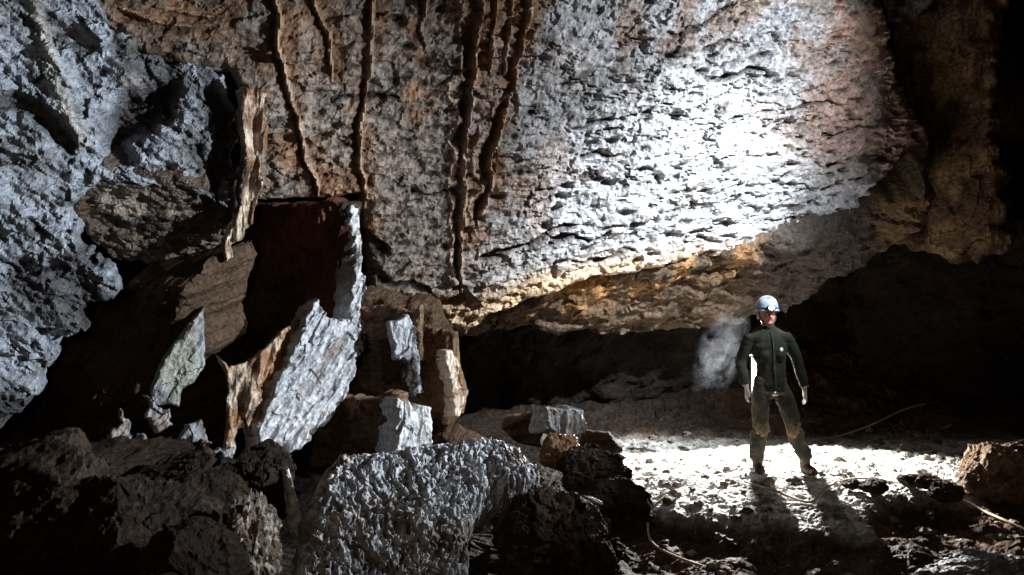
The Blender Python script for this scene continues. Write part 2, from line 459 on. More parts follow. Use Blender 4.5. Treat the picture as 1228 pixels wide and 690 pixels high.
# ochre underside that curls back below the lit lip
def under_fn(a):
    P, uv, px, py = a['P'], a['uv'], a['px'], a['py']
    q = rot2(uv, 8, .5, 1.0)
    h = .16 * fbm(P, 1.3, 4, 12) + .05 * fbm(q, 5, 4, 13)
    f1, _ = worley(q, 6, 4); h -= .035 * sm(.5, .1, f1)
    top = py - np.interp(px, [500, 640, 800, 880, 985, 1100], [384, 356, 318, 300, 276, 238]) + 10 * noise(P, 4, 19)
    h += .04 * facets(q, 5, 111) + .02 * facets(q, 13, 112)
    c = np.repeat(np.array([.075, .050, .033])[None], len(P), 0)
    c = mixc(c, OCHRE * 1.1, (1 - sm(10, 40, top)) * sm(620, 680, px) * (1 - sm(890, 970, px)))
    c = mixc(c, np.array([.13, .085, .045]), sm(1030, 1080, px))
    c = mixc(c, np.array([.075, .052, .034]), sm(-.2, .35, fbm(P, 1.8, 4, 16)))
    c = mixc(c, np.array([.060, .050, .042]), sm(870, 940, px) * (1 - sm(1030, 1070, px)) * .9)  # shade under the right of the lip painted in as dull grey
    c = mixc(c, DARK, sm(.15, .5, fbm(q, 4, 4, 18)) * .7)
    return h, c
slab('ochre_underside', [(500, 384), (560, 378), (640, 354), (740, 324), (800, 316), (880, 298), (930, 286), (985, 274), (1040, 262), (1098, 236), (1120, 215), (1136, 250), (1085, 292), (1040, 322), (985, 350),
      (940, 376), (860, 398), (780, 410), (690, 405), (640, 402), (560, 418), (515, 412)], (800, 322, 9.12), (.22, -.62, -.76), .5, .22, .025, M_MUD, under_fn, hw, rough_edge=.06, seed=8)

# ================================================================== LEFT WALL
def left_fn(a):
    P, uv, px, py = a['P'], a['uv'], a['px'], a['py']
    q = rot2(uv, -35, .6, 1.0)
    h = .13 * fbm(P, 1.4, 3, 22) + .05 * fbm(q, 4.5, 4, 23) + .055 * facets(q + .05 * noise(P, 5, 1)[:, None], 4.2, 98) + .022 * facets(q, 12, 99) + .006 * noise(P, 45, 97)
    f1, f2 = worley(q, 11, 24); g1, _ = worley(q + 5, 22, 25)
    jag = fbm(q, 8, 4, 93, gain=.62)
    h -= .030 * sm(.5, .08, f1) + .018 * sm(.5, .1, g1) + .05 * sm(.3, .6, jag)
    h += .016 * fbm(q, 14, 4, 26)
    c = np.repeat(GREY[None] * np.array([.92, .97, 1.03]), len(P), 0)
    c = mixc(c, np.array([.20, .20, .20]), .7 * sm(0, .5, fbm(P, 2.6, 4, 27)))
    c = mixc(c, DARK, .7 * sm(.3, .6, fbm(q, 6, 4, 28)) + .6 * sm(.3, .6, jag))
    wob = 7 * noise(P, 3, 29) + 6 * noise(P, 9, 30) + 4 * noise(P, 20, 31)
    # raised pale rib running down to the right
    c = mixc(c, BROWN * 1.2, .8 * sm(.05, .4, fbm(P, 1.9, 4, 127)) * sm(60, 200, px))
    c = mixc(c, np.array([.06, .055, .055]), .9 * sm(.0, .30, fbm(q, 1.5, 5, 128)))
    d, al, _ = line_dist(px + wob * .4, py, [(30, -40), (48, 30), (62, 80), (78, 125), (96, 172)])
    rb = np.exp(-(d / 10) ** 2)
    h += .07 * rb; c = mixc(c, np.array([.42, .40, .36]), rb * .9)
    dk, _, _ = line_dist(px + wob, py + wob, [(0, 120), (40, 128), (82, 170)])
    h -= .10 * sm(16, 4, dk); c = mixc(c, DARK, .8 * sm(20, 6, dk))
    # hollow with a boss of grey rock standing in it
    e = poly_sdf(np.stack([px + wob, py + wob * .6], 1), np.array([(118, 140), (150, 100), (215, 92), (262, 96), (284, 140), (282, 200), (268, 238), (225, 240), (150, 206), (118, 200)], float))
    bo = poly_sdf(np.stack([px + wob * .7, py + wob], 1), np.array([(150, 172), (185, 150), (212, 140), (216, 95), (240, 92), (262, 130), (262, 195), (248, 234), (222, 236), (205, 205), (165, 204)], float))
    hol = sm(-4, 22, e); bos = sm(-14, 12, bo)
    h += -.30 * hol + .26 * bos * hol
    c = mixc(c, DARK * .7, hol * (1 - bos) * .95)  # the hollow's shade painted dark around the boss
    return h, c
lw = root('left_wall', at(100, 500, 5.6) * [1, 1, 0], 'grey pitted rock mass with a dark hollow at upper left beside brown fissured rock', 'rock wall')
NL = (.40, -.88, -.10)
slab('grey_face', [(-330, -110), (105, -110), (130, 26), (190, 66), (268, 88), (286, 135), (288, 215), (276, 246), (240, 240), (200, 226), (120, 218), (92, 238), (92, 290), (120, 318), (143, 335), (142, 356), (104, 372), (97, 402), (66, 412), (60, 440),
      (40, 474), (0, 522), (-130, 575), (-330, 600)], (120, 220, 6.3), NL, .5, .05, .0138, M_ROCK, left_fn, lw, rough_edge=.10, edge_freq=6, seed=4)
# brown knobbly underside
slab('knobbly_underside', [(84, 226), (120, 200), (200, 206), (276, 228), (290, 262), (270, 300), (215, 322), (150, 318), (112, 300), (90, 268)], (190, 214, 6.5), (.2, -.70, -.69), .30, .06, .011, M_DAMP,
     generic(BROWN * .8, DARK, CREAM * .5, big=.05, mid=.04, pit=.02, knob=.04, knobf=13, third_amt=.8, ang=0, stretch=1.4), lw, rough_edge=.06, seed=6)
# dark hanging shoulder below
slab('dark_shoulder', [(150, 318), (205, 322), (246, 306), (240, 360), (236, 420), (222, 520), (190, 570), (90, 575), (-330, 640), (-330, 560), (-130, 540), (0, 505), (45, 462), (66, 410), (100, 372), (142, 340)], (140, 440, 7.2), (-.36, -.88, -.30), .6, .2, .03, M_MUD,
     generic(BROWN * .75, DARK * 1.6, big=.14, bigf=.9, mid=.06, midf=2.6, pit=.03, pitf=6, ang=45, stretch=2.6, bed=.16, bedf=3.0), lw, rough_edge=.1, seed=9)

# ================================================================== MIDDLE: RECESS, FIN, PLATES, BLOCKS
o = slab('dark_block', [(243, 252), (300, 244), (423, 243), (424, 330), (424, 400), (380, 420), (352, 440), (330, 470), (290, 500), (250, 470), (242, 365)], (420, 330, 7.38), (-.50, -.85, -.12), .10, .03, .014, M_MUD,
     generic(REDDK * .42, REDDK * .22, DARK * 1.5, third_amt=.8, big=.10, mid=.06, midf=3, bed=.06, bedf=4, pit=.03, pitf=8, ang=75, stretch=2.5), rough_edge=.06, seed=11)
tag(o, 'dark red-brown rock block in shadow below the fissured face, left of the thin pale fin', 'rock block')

fin = root('split_plate', at(360, 545, 6.4), 'pale leaning rock plate with a thin upright fin at its right edge', 'rock plate')
slab('pale_plate', [(418, 244), (429, 242), (434, 262), (433, 300), (436, 345), (433, 395), (429, 440), (414, 480), (394, 506), (362, 540), (332, 549), (309, 543), (304, 522), (319, 482), (343, 428), (362, 385), (374, 364), (384, 356), (391, 380), (417, 382), (418, 330), (422, 290), (417, 270)], (370, 450, 6.85), (.52, -.82, .14), .34, .03, .008, M_ROCK,
     generic(GREY * 1.25, PALE * .95, TAUPE * .6, big=.04, mid=.035, midf=5, pit=.035, pitf=13, ang=50, stretch=2.4, third_amt=.9, bed=.06, bedf=8), fin, rough_edge=.04, edge_freq=9, seed=13)
slab('rusty_edge', [(258, 422), (276, 440), (302, 430), (340, 396), (378, 364), (372, 392), (360, 420), (345, 450), (330, 482), (318, 520), (310, 545), (298, 512), (288, 512), (280, 562), (268, 554), (272, 500), (273, 452)], (310, 460, 6.7), (.45, -.86, .14), .12, .02, .008, M_FLOW,
     generic(RUST * .8, CREAM, DARK * 1.5, big=.03, mid=.05, midf=7, pit=.05, pitf=11, ang=75, stretch=2.6, third_amt=1.0, mixf=6), fin, rough_edge=.03, edge_freq=8, seed=14)

o = slab('pale_splinter', [(246, 364), (247, 442), (232, 460), (221, 466), (214, 490), (202, 484), (184, 488), (182, 464), (196, 430), (220, 395)], (220, 430, 6.5), (.45, -.88, .1), .12, .03, .009, M_ROCK,
     generic(np.array([.27, .28, .22]), GREY * .8, TAUPE, big=.03, mid=.03, midf=6, pit=.015, pitf=16, ang=60, third_amt=.5), rough_edge=.02, edge_freq=7, seed=15)
tag(o, 'pointed pale greenish rock splinter leaning among dark rock at left', 'rock splinter')

o = slab('rock_block', [(434, 366), (497, 366), (500, 420), (498, 474), (430, 470), (436, 420)], (466, 420, 7.35), (-.6, -.8, .0), .06, .02, .012, M_MUD,
     generic(BROWN * 1.6, BROWN * .7, CREAM * .5, big=.05, mid=.05, pit=.03, pitf=10, third_amt=.3), rough_edge=.08, seed=16)
tag(o, 'dark squarish rock block under the fissured face, right of the pale fin', 'rock block')
o = slab('rock_splinter', [(468, 392), (480, 384), (490, 376), (502, 392), (504, 440), (505, 474), (492, 476), (486, 430), (474, 428)], (490, 430, 7.0), (.5, -.86, .05), .1, .015, .008, M_ROCK,
     generic(GREY, PALE * .8, DARK, big=.02, mid=.04, midf=7, pit=.05, pitf=11, ang=80, stretch=2, third_amt=1.0), rough_edge=.05, edge_freq=8, seed=17)
tag(o, 'ragged grey splinter standing between two dark blocks', 'rock splinter')
o = slab('rock_block', [(400, 476), (480, 472), (482, 540), (470, 560), (372, 560), (382, 510)], (440, 515, 6.8), (-.6, -.8, -.05), .08, .02, .012, M_MUD,
     generic(BROWN * 1.6, BROWN * .8, big=.05, mid=.05, pit=.02, pitf=10), rough_edge=.08, seed=18)
tag(o, 'dark brown rock block lying directly above the knobbly mound, left of the white stub', 'rock block')
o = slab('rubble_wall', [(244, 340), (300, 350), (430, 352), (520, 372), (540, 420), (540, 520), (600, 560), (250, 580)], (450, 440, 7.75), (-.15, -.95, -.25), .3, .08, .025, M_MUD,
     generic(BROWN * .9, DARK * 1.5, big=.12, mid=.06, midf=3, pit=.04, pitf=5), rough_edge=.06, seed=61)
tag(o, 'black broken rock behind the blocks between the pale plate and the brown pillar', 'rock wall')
o = slab('pale_stub', [(474, 474), (486, 480), (496, 490), (500, 482), (514, 488), (517, 530), (500, 550), (472, 552)], (496, 512, 6.5), (.50, -.86, .12), .3, .02, .007, M_ROCK,
     generic(PALE * 1.2, PALE, GREY * .7, big=.02, mid=.03, midf=6, pit=.02, pitf=14, ang=85, stretch=3, third_amt=.7, bed=.04, bedf=10), rough_edge=.05, edge_freq=8, seed=19)
tag(o, 'small white rock stub standing on the rear edge of the knobbly mound', 'rock stub')
hb = root('brown_pillar', at(530, 500, 7.4), 'brown rock pillar with a cream lit right edge beneath the overhang', 'rock pillar')
slab('brown_front', [(500, 388), (545, 398), (548, 440), (556, 470), (552, 498), (508, 496), (503, 440)], (528, 445, 7.35), (-.6, -.8, -.05), .05, .015, .012, M_MUD,
     generic(BROWN * 2.4, BROWN * 1.3, RUST * .8, big=.03, mid=.03, pit=.02, pitf=10, ang=80, third_amt=.5), hb, rough_edge=.02, seed=20)
slab('cream_edge', [(537, 420), (548, 418), (553, 440), (552, 456), (560, 470), (560, 492), (548, 500), (540, 494), (546, 474), (540, 450)], (548, 458, 7.05), (.6, -.8, .05), .14, .015, .008, M_FLOW,
     generic(CREAM, CREAM * 1.15, RUST, big=.02, mid=.04, midf=6, pit=.03, pitf=12, third_amt=.7, ang=80), hb, rough_edge=.05, edge_freq=8, seed=21)

# flowstone curtains
fc = root('flowstone_curtain', at(300, 290, 6.6), 'cream and rust dripstone curtain hanging beside the dark hollow', 'dripstone')
slab('ribbed_drapery', [(288, 112), (300, 104), (318, 104), (323, 150), (317, 200), (312, 245), (302, 278), (284, 292), (278, 312), (267, 314), (266, 292), (284, 262), (288, 240), (290, 200), (286, 160)], (300, 200, 6.62), (.45, -.88, -.12), .14, .03, .007, M_FLOW,
     generic(RUST * .55, CREAM * .9, DARK * 1.5, big=.03, mid=.075, midf=9, pit=.035, pitf=10, ang=86, stretch=5.0, third_amt=1.0, mixf=5), fc, rough_edge=.05, edge_freq=7, seed=41)

# thin bright wedge standing before the mound, knobbly red stone
o = slab('rock_wedge', [(338, 556), (346, 560), (356, 590), (362, 625), (360, 648), (352, 636), (346, 600)], (350, 600, 4.9), (.6, -.78, .1), .08, .02, .005, M_ROCK,
     generic(PALE * 1.1, PALE, GREY, big=.01, mid=.02, pit=.01, pitf=20), rough_edge=.01, seed=22)
tag(o, 'thin white blade of rock wedged upright at the left end of the knobbly mound', 'rock blade')

def mound_fn(a):
    P, uv, px, py = a['P'], a['uv'], a['px'], a['py']
    q = rot2(uv, 100, .55, 1.0)
    q = q + .035 * np.stack([noise(P, 9, 5), noise(P, 9, 6), 0 * px], 1) + .015 * np.stack([noise(P, 24, 7), noise(P, 24, 8), 0 * px], 1)
    f1, f2 = worley(q, 31, 51); g1, _ = worley(q * [1, 1.2, 1] + 2, 46, 52)
    rg = facets(q, 22, 57)
    pit = sm(.42, .12, f1)
    h = .10 * fbm(P, 1.6, 3, 50) - .045 * pit - .022 * sm(.4, .1, g1) + .020 * rg + .022 * facets(q, 38, 62) + .03 * fbm(q, 9, 3, 58) + .012 * fbm(P, 40, 2, 53)
    c = np.repeat(np.array([.37, .375, .39])[None], len(P), 0)
    c = mixc(c, np.array([.34, .29, .25]), sm(-.1, .5, fbm(P, 2.2, 3, 55)) * (1 - sm(480, 600, px)))
    h = h * 1.0 - .05 * sm(.05, .0, np.abs(fbm(P, 2.3, 4, 64))) + .03 * facets(q, 6, 65)
    c = mixc(c, BROWN * 1.3, .7 * sm(.15, .5, fbm(P, 3.0, 4, 66)))
    c = mixc(c, DARK, .9 * sm(.38, .14, f1) * sm(-.5, .1, fbm(P, 4, 3, 59)))
    c = mixc(c, DARK * 1.3, .6 * sm(.2, .6, fbm(q, 11, 3, 60)))
    return h, c
o = slab('knobbly_mound', [(346, 700), (366, 600), (384, 560), (404, 534), (450, 532), (490, 524), (530, 517), (590, 512), (632, 520), (655, 545), (660, 566), (640, 590), (590, 605), (572, 640), (575, 760), (330, 780)],
     (500, 600, 4.7), (.25, -.78, .57), .45, .16, .0058, M_DAMP, mound_fn, rough_edge=.03, edge_freq=5, seed=23)
tag(o, 'pale grey mound of rock covered all over in knobbly scales', 'rock mound')
boulder('rust_boulder', at(297, 668, 4.35), (.17, .2, .30), 31, DARK * 1.2, BROWN, 'reddish brown knobbly boulder left of the knobbly mound with pale flecks', third=CREAM * .7, knob=.10, knobf=7, mat=M_DAMP, sub=6, cuts=5)

# lit rubble on the dark ledge
for i, (po, Y, lab) in enumerate([
    ([(115, 552), (126, 530), (138, 512), (148, 488), (158, 512), (160, 538), (146, 560), (128, 564)], 6.1, 'ragged upright shard, largest of the lit rubble on the dark ledge at left'),
    ([(156, 528), (170, 518), (184, 526), (183, 549), (158, 550)], 6.15, 'squat pale shard beside the largest ragged shard of the lit rubble'),
    ([(176, 470), (188, 486), (202, 492), (206, 512), (188, 520), (178, 500)], 6.3, 'thin pale shard directly under the pointed greenish splinter'),
    ([(218, 524), (228, 510), (238, 504), (248, 516), (253, 536), (240, 530), (224, 536)], 6.4, 'bluish white shard lying alone between the splinter and the rusty plate edge'),
    ([(254, 542), (266, 536), (281, 534), (281, 563), (256, 556)], 6.3, 'small pale shard at the foot of the rusty plate edge')]):
    xm = sum(p[0] for p in po) / len(po); ym = sum(p[1] for p in po) / len(po)
    o = slab('rubble_shard', po, (xm, ym, Y), (.5, -.84, .2), .13, .02, .007, M_ROCK,
             generic(GREY * .8, TAUPE, BROWN * 1.2, big=.03, mid=.05, midf=7, pit=.04, pitf=12, ang=70, stretch=2, third_amt=.9, mixf=4), rough_edge=.05, edge_freq=9, seed=160 + i)
    tag(o, lab, 'stone', 'pale rubble shards on the dark ledge')

# dark boulders filling lower left
LL = [(40, 620, 4.6, (.62, .5, .40), 'large dark brown boulder in the bottom left corner', .5), (160, 650, 4.4, (.46, .4, .42), 'dark brown boulder second from the bottom left corner', .7),
      (110, 575, 5.2, (.65, .4, .22), 'flat dark boulder on the ledge at the left edge, under the grey flank', .2), (235, 600, 4.9, (.42, .4, .36), 'dark boulder below the lit rubble stones', .4),
      (225, 700, 4.0, (.30, .3, .30), 'dark low boulder at the bottom edge beside the reddish knobbly boulder', .1), (318, 580, 5.0, (.20, .25, .30), 'dark narrow boulder behind the white blade of rock', .1)]
for i, (x, y, Y, s, lab, tl) in enumerate(LL):
    boulder('dark_boulder', at(x, y, Y), s, 80 + i, DARK * .7, BROWN * .25, lab, mat=M_MUD, sub=6, cuts=12, rough=.06, rot=.3 * i, tilt=-tl)

# rocks between mound and lit ground
boulder('brown_boulder', at(712, 566, 5.9), (.30, .3, .20), 101, DARK * 1.2, BROWN * .7, 'rounded dark brown boulder at the left end of the brightly lit ground', sub=6, cuts=6)
boulder('brown_boulder', at(735, 604, 5.5), (.26, .26, .17), 102, DARK * 1.1, BROWN * .6, 'low dark boulder in front of the rounded brown one beside the lit ground', sub=6, cuts=7)
boulder('brown_boulder', at(652, 650, 4.9), (.35, .3, .32), 103, DARK, BROWN * .6, 'big dark boulder at the right foot of the knobbly mound', sub=6, cuts=8)
boulder('brown_boulder', at(705, 660, 4.8), (.24, .25, .22), 104, DARK, BROWN * .7, 'dark boulder at the bottom edge between mound and rope', sub=6, cuts=8)
boulder('ochre_block', at(672, 540, 6.2), (.17, .2, .17), 105, OCHRE, RUST * .7, 'ochre stained rock below the pale ribbed block', 'boulder', mat=M_DAMP, sub=5, cuts=9)
o = slab('ribbed_block', [(652, 488), (700, 490), (704, 518), (690, 524), (652, 520)], (678, 505, 6.4), (.42, -.9, .1), .22, .03, .007, M_ROCK,
     generic(PALE * .9, GREY, TAUPE * .5, big=.01, mid=.03, midf=8, pit=.02, pitf=16, ang=88, stretch=3, third_amt=.9, bed=.05, bedf=12), rough_edge=.06, edge_freq=8, seed=25)
tag(o, 'small pale ribbed rock block under the cave recess, right of the mound', 'rock block')
o = slab('rock_block', [(600, 500), (640, 492), (654, 488), (654, 540), (620, 535), (596, 515)], (630, 512, 6.6), (-.2, -.95, .1), .25, .04, .01, M_MUD, generic(BROWN, OCHRE * .5, big=.03), rough_edge=.02, seed=26)
tag(o, 'brown rock block behind the right tip of the knobbly mound', 'rock block')
o = slab('rock_block', [(700, 512), (730, 512), (748, 535), (730, 556), (690, 550)], (720, 532, 6.6), (-.1, -.9, .3), .3, .05, .012, M_MUD, generic(BROWN * .7, OCHRE * .35, big=.03), rough_edge=.03, seed=27)
tag(o, 'dull brown rock behind the rounded boulder, right of the ribbed block', 'rock block')
boulder('pale_chip', at(712, 600, 5.2), (.07, .04, .018), 111, GREY, PALE, 'pale flat chip of stone lying on the dark boulders', 'stone', mat=M_ROCK, sub=4, tilt=.4)
boulder('pale_chip', at(697, 632, 5.0), (.015, .03, .06), 112, GREY, PALE, 'pale narrow chip of stone standing on end beside the dark boulders', 'stone', mat=M_ROCK, sub=4)

# right side stones
boulder('right_boulder', at(1196, 564, 7.6), (.38, .35, .33), 121, BROWN * 1.5, np.array([.20, .15, .11]), 'rounded brown boulder at the right edge of the lit ground', sub=6, cuts=8)
for i, (x, y, Y, s) in enumerate([(1112, 578, 7.5, .10), (1090, 576, 7.6, .09), (1046, 584, 7.4, .11), (1022, 581, 7.5, .07), (1135, 590, 7.3, .12)]):
    boulder('dark_stone', at(x, y, Y), (s * 1.3, s, s * .8), 130 + i, DARK, BROWN * .6, ['dark stone lying just left of the round brown boulder', 'flat dark stone second from the round brown boulder',
            'largest dark stone on the front edge of the lit ground', 'small dark stone nearest the person on the front edge of the lit ground', 'dark stone below the others near the rope end'][i], 'stone', 'dark stones along the lit ground', sub=4)
boulder('grey_slab', at(1165, 712, 5.3), (.62, .4, .22), 141, GREY * .5, TAUPE * .5, 'flat grey rock at the bottom right corner', 'boulder', mat=M_DAMP, sub=6, knob=.05, knobf=9, tilt=-.1)

# ================================================================== RIGHT PILLAR AND DARK WALLS
o = slab('right_pillar', [(1040, -110), (1215, -110), (1205, 60), (1205, 170), (1225, 300), (1170, 322), (1120, 312), (1060, 300), (1075, 240), (1100, 150), (1060, 60)], (1130, 130, 9.6), (-.45, -.85, -.2), .7, .25, .025, M_MUD,
     generic(np.array([.22, .145, .075]), BROWN * .9, DARK, big=.18, bigf=1.1, mid=.05, midf=3, pit=.03, pitf=7, ang=82, stretch=2.5, third_amt=.8), rough_edge=.12, seed=30)
tag(o, 'dim brown rock pillar hanging at right behind the end of the pale face', 'rock pillar')
o = slab('far_wall', [(1000, 250), (1120, 270), (1300, 240), (1320, 470), (1180, 500), (1060, 480), (1010, 420)], (1150, 380, 11.2), (-.4, -.88, -.2), .6, .3, .04, M_MUD,
     generic(DARK * .6, BROWN * .25, big=.25, bigf=.9, mid=.08, midf=2.5, pit=.04, pitf=5), rough_edge=.15, seed=71)  # darkness of the unlit cave put into the rock colour
tag(o, 'nearly black rock under the brown hanging pillar at the right edge', 'rock wall')
boulder('alcove_stone', at(1088, -22, 9.35), (.30, .3, .50), 153, GREY * .7, DARK * 2, 'small bluish grey stone jammed between pale face and right pillar at the top', 'stone', mat=M_ROCK, sub=5)

def shell(name, pts_fn, nu, nv, mat, c0, c1, amp, seed, kind='structure'):
    U, V = np.meshgrid(np.linspace(0, 1, nu), np.linspace(0, 1, nv))
    P = pts_fn(U.ravel(), V.ravel())
    d = np.stack([fbm(P, .5, 5, seed), fbm(P, .5, 5, seed + 1), fbm(P, .5, 5, seed + 2)], 1)
    P = P + amp * d
    c = mixc(np.repeat(np.array(c0)[None], len(P), 0), c1, sm(-.3, .4, fbm(P, .9, 4, seed + 7)))
    fs = [[j * nu + i, j * nu + i + 1, (j + 1) * nu + i + 1, (j + 1) * nu + i] for j in range(nv - 1) for i in range(nu - 1)]
    o = link(name, P, fs, mat, None, c)
    o['kind'] = kind
    return o
# back of the cave: a deep bowl from the left wall round to the right, floor to roof
def bowl(u, v):
    a = math.pi * (1.06 - 1.12 * u)
    r = 1.0 + .1 * np.sin(3 * a)
    x = .5 + 9.5 * np.cos(a) * r; y = 5.0 + 9.5 * np.sin(a) * r
    return np.stack([x, y, -1.5 + 9 * v], 1)
shell('cave_wall', bowl, 200, 90, M_MUD, DARK, BROWN * .5, .9, 200)
def roof(u, v):
    x = -11 + 23 * u; y = -6 + 22 * v
    return np.stack([x, y, 6.6 + 0 * x], 1)
shell('cave_ceiling', roof, 90, 90, M_MUD, DARK, BROWN * .5, .8, 210)
# rear wall under the overhang, its shade painted in as near black, left of the person
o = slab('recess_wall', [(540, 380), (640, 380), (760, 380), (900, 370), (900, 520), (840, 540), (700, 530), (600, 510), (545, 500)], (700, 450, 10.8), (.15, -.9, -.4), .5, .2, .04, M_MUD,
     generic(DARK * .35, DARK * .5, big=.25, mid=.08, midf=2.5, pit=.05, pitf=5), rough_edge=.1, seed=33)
tag(o, 'rock coloured near black for the shade at the back of the recess under the overhang, left of the person', 'rock wall')

# ------------------------------------------------------------------ floor
xs = np.concatenate([np.linspace(-10, 0, 60), np.linspace(0.03, 5.6, 330), np.linspace(5.65, 12, 40)])
ys = np.concatenate([np.linspace(-5, 5, 40), np.linspace(5.02, 10.6, 330), np.linspace(10.65, 17, 60)])
X, Yg = np.meshgrid(xs, ys); x = X.ravel(); y = Yg.ravel()
P2 = np.stack([x, y, 0 * x], 1)
front = np.interp(x, [0, 1.0, 1.3, 1.7, 2.2, 2.9, 3.05, 3.4, 4.0, 4.6, 6], [7.3, 7.2, 7.0, 6.85, 6.55, 6.45, 7.05, 7.4, 7.5, 7.6, 7.7]) + .22 * fbm(P2, 1.6, 4, 301)
step = sm(.18, -.45, y - front)
z = -.24 * step + .05 * fbm(P2, .8, 3, 302) + .034 * fbm(P2, 4, 4, 303)
f1, f2 = worley(P2, 6.5, 304)
z += .03 * sm(.55, .1, f1) * sm(-.1, .4, fbm(P2, 1.2, 2, 306)) + .022 * fbm(P2, 9, 3, 305) + .018 * facets(np.stack([x, y * 1.6, 0 * x], 1), 5, 311) + .008 * facets(P2, 13, 312)
z += np.clip(y - 10.1, 0, 3) * .36 + .10 * fbm(P2, 1.1, 4, 307) * sm(10, 11, y)
z += .13 * step * fbm(P2, 1.7, 5, 308)
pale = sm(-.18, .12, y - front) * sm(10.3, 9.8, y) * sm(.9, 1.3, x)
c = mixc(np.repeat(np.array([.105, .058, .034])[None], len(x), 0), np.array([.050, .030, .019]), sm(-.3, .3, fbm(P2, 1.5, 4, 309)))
c = mixc(c, np.array([.55, .53, .50]), pale * (1 - .8 * sm(.05, .45, fbm(P2, 2.4, 5, 310)) * (.35 + .65 * sm(8.6, 7.4, y))))  # pool of lamp light painted pale, the clay around it kept dark
c = mixc(c, DARK * .7, np.clip(sm(10.0, 10.4, y) * sm(3.4, 2.6, x) + sm(1.2, .8, x), 0, 1) * .95)  # shade behind and left of the lit ground painted into the floor
fs = []
nx = len(xs)
for j in range(len(ys) - 1):
    b = j * nx
    fs += [[b + i, b + i + 1, b + nx + i + 1, b + nx + i] for i in range(nx - 1)]
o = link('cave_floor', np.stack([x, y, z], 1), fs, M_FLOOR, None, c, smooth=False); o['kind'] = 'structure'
_fx, _fy, _fz = xs, ys, z.reshape(len(ys), len(xs))
def floor_z(a, b):
    i = int(np.clip(np.searchsorted(_fx, a), 1, len(_fx) - 1)); j = int(np.clip(np.searchsorted(_fy, b), 1, len(_fy) - 1))
    return float(_fz[j, i])
def on_floor(px, py, z0=0.0):
    """where the camera ray through a photo pixel meets the floor"""
    d = at(px, py, 1.0) - CAM
    for t in np.linspace(3, 16, 2600):
        p = CAM + d * t
        if p[2] <= floor_z(p[0], p[1]): return np.array([p[0], p[1], floor_z(p[0], p[1]) + .022])
    return CAM + d * 12

rg = np.random.RandomState(8)
gv, gf, gc = [], [], []
vi, fi = ico(2)
for k in range(1300):
    gx, gy_ = rg.uniform(1.2, 5.4), rg.uniform(5.4, 10.3)
    sz = .008 + .042 * rg.rand() ** 5
    n_ = 1 + .5 * facets(vi + k * 1.7, 1.3, k)
    p = vi * n_[:, None] * sz * np.array([1.2, 1.0, .7]) + [gx, gy_, floor_z(gx, gy_) + sz * .2]
    off = len(gv) * len(vi)
    gv.append(p); gf += [[i + off for i in q] for q in fi]
    gc.append(np.repeat((np.array([.20, .17, .14]) * rg.uniform(.2, 1.6))[None], len(vi), 0))
o = link('gravel', np.concatenate(gv), gf, M_FLOOR, None, np.concatenate(gc), smooth=False); o['kind'] = 'stuff'
M_ROPE = plain('dusty_rope', (.42, .34, .25), .8, noisy=.3, scale=60)
for lab, pts in [('pale rope running along the ground from below the lit patch out to the right edge', [(985, 592), (1000, 583), (1025, 577), (1055, 578), (1085, 583), (1108, 588), (1130, 594), (1155, 604), (1180, 616), (1205, 628), (1240, 644)]),
                 ('short loop of pale rope across the shadow of the legs on the lit ground', [(900, 583), (930, 592), (968, 606), (985, 594), (1004, 584)]),
                 ('pale rope curving up beside the low dark boulder and on along the bottom', [(800, 597), (783, 612), (777, 634), (782, 654), (812, 672), (870, 692)]),
                 ('faint rope climbing the dark slope behind the person, upper of the two', [(975, 530), (1010, 524), (1050, 510), (1082, 494), (1110, 488)]),
                 ('faint rope lying low on the dark slope behind the lit ground', [(1080, 536), (1110, 526), (1142, 512)])]:
    o = tube('rope', [on_floor(*p) for p in pts], .0115, M_ROPE)
    tag(o, lab, 'rope', 'ropes lying on the cave floor')

# ================================================================== PERSON
PX, PY_ = (926 - CX) / F * 8.15, 8.15
PZ = floor_z(PX - .13, 8.1)
person = root('person', (PX, PY_, PZ), 'standing person in dark top, helmet and headlamp, backlit on the bright ground', 'person')
def chain(pts, rads, seg=20, sub=6):
    """a closed tube of elliptical rings through joints; radii are (across, deep) pairs"""
    pts = np.array(pts, float); rr = np.array([(r, r) if np.isscalar(r) else r for r in rads], float)
    n = len(pts); T = np.linspace(0, n - 1, (n - 1) * sub + 1)
    def cr(a, t):
        i = min(int(t), n - 2); f = t - i
        p0, p1, p2, p3 = a[max(i - 1, 0)], a[i], a[i + 1], a[min(i + 2, n - 1)]
        return .5 * (2 * p1 + (p2 - p0) * f + (2 * p0 - 5 * p1 + 4 * p2 - p3) * f * f + (3 * p1 - p0 - 3 * p2 + p3) * f ** 3)
    Q = np.array([cr(pts, t) for t in T]); R = np.array([cr(rr, t) for t in T])
    V, Fc = [], []
    for i, p in enumerate(Q):
        d = Q[min(i + 1, len(Q) - 1)] - Q[max(i - 1, 0)]; d /= np.linalg.norm(d) + 1e-9
        s1 = np.array([1., 0, 0]) - d * d[0]; s1 /= np.linalg.norm(s1); s2 = np.cross(d, s1)
        for k in range(seg):
            a = 2 * math.pi * k / seg
            V.append(p + R[i, 0] * math.cos(a) * s1 + R[i, 1] * math.sin(a) * s2)
    for i in range(len(Q) - 1):
        for k in range(seg):
            Fc.append([i * seg + k, i * seg + (k + 1) % seg, (i + 1) * seg + (k + 1) % seg, (i + 1) * seg + k])
    Fc.append(list(range(seg))[::-1]); Fc.append([(len(Q) - 1) * seg + k for k in range(seg)])
    return np.array(V), Fc
def ball(c, r):
    v, f = ico(3); return v * np.array(r) + np.array(c), f
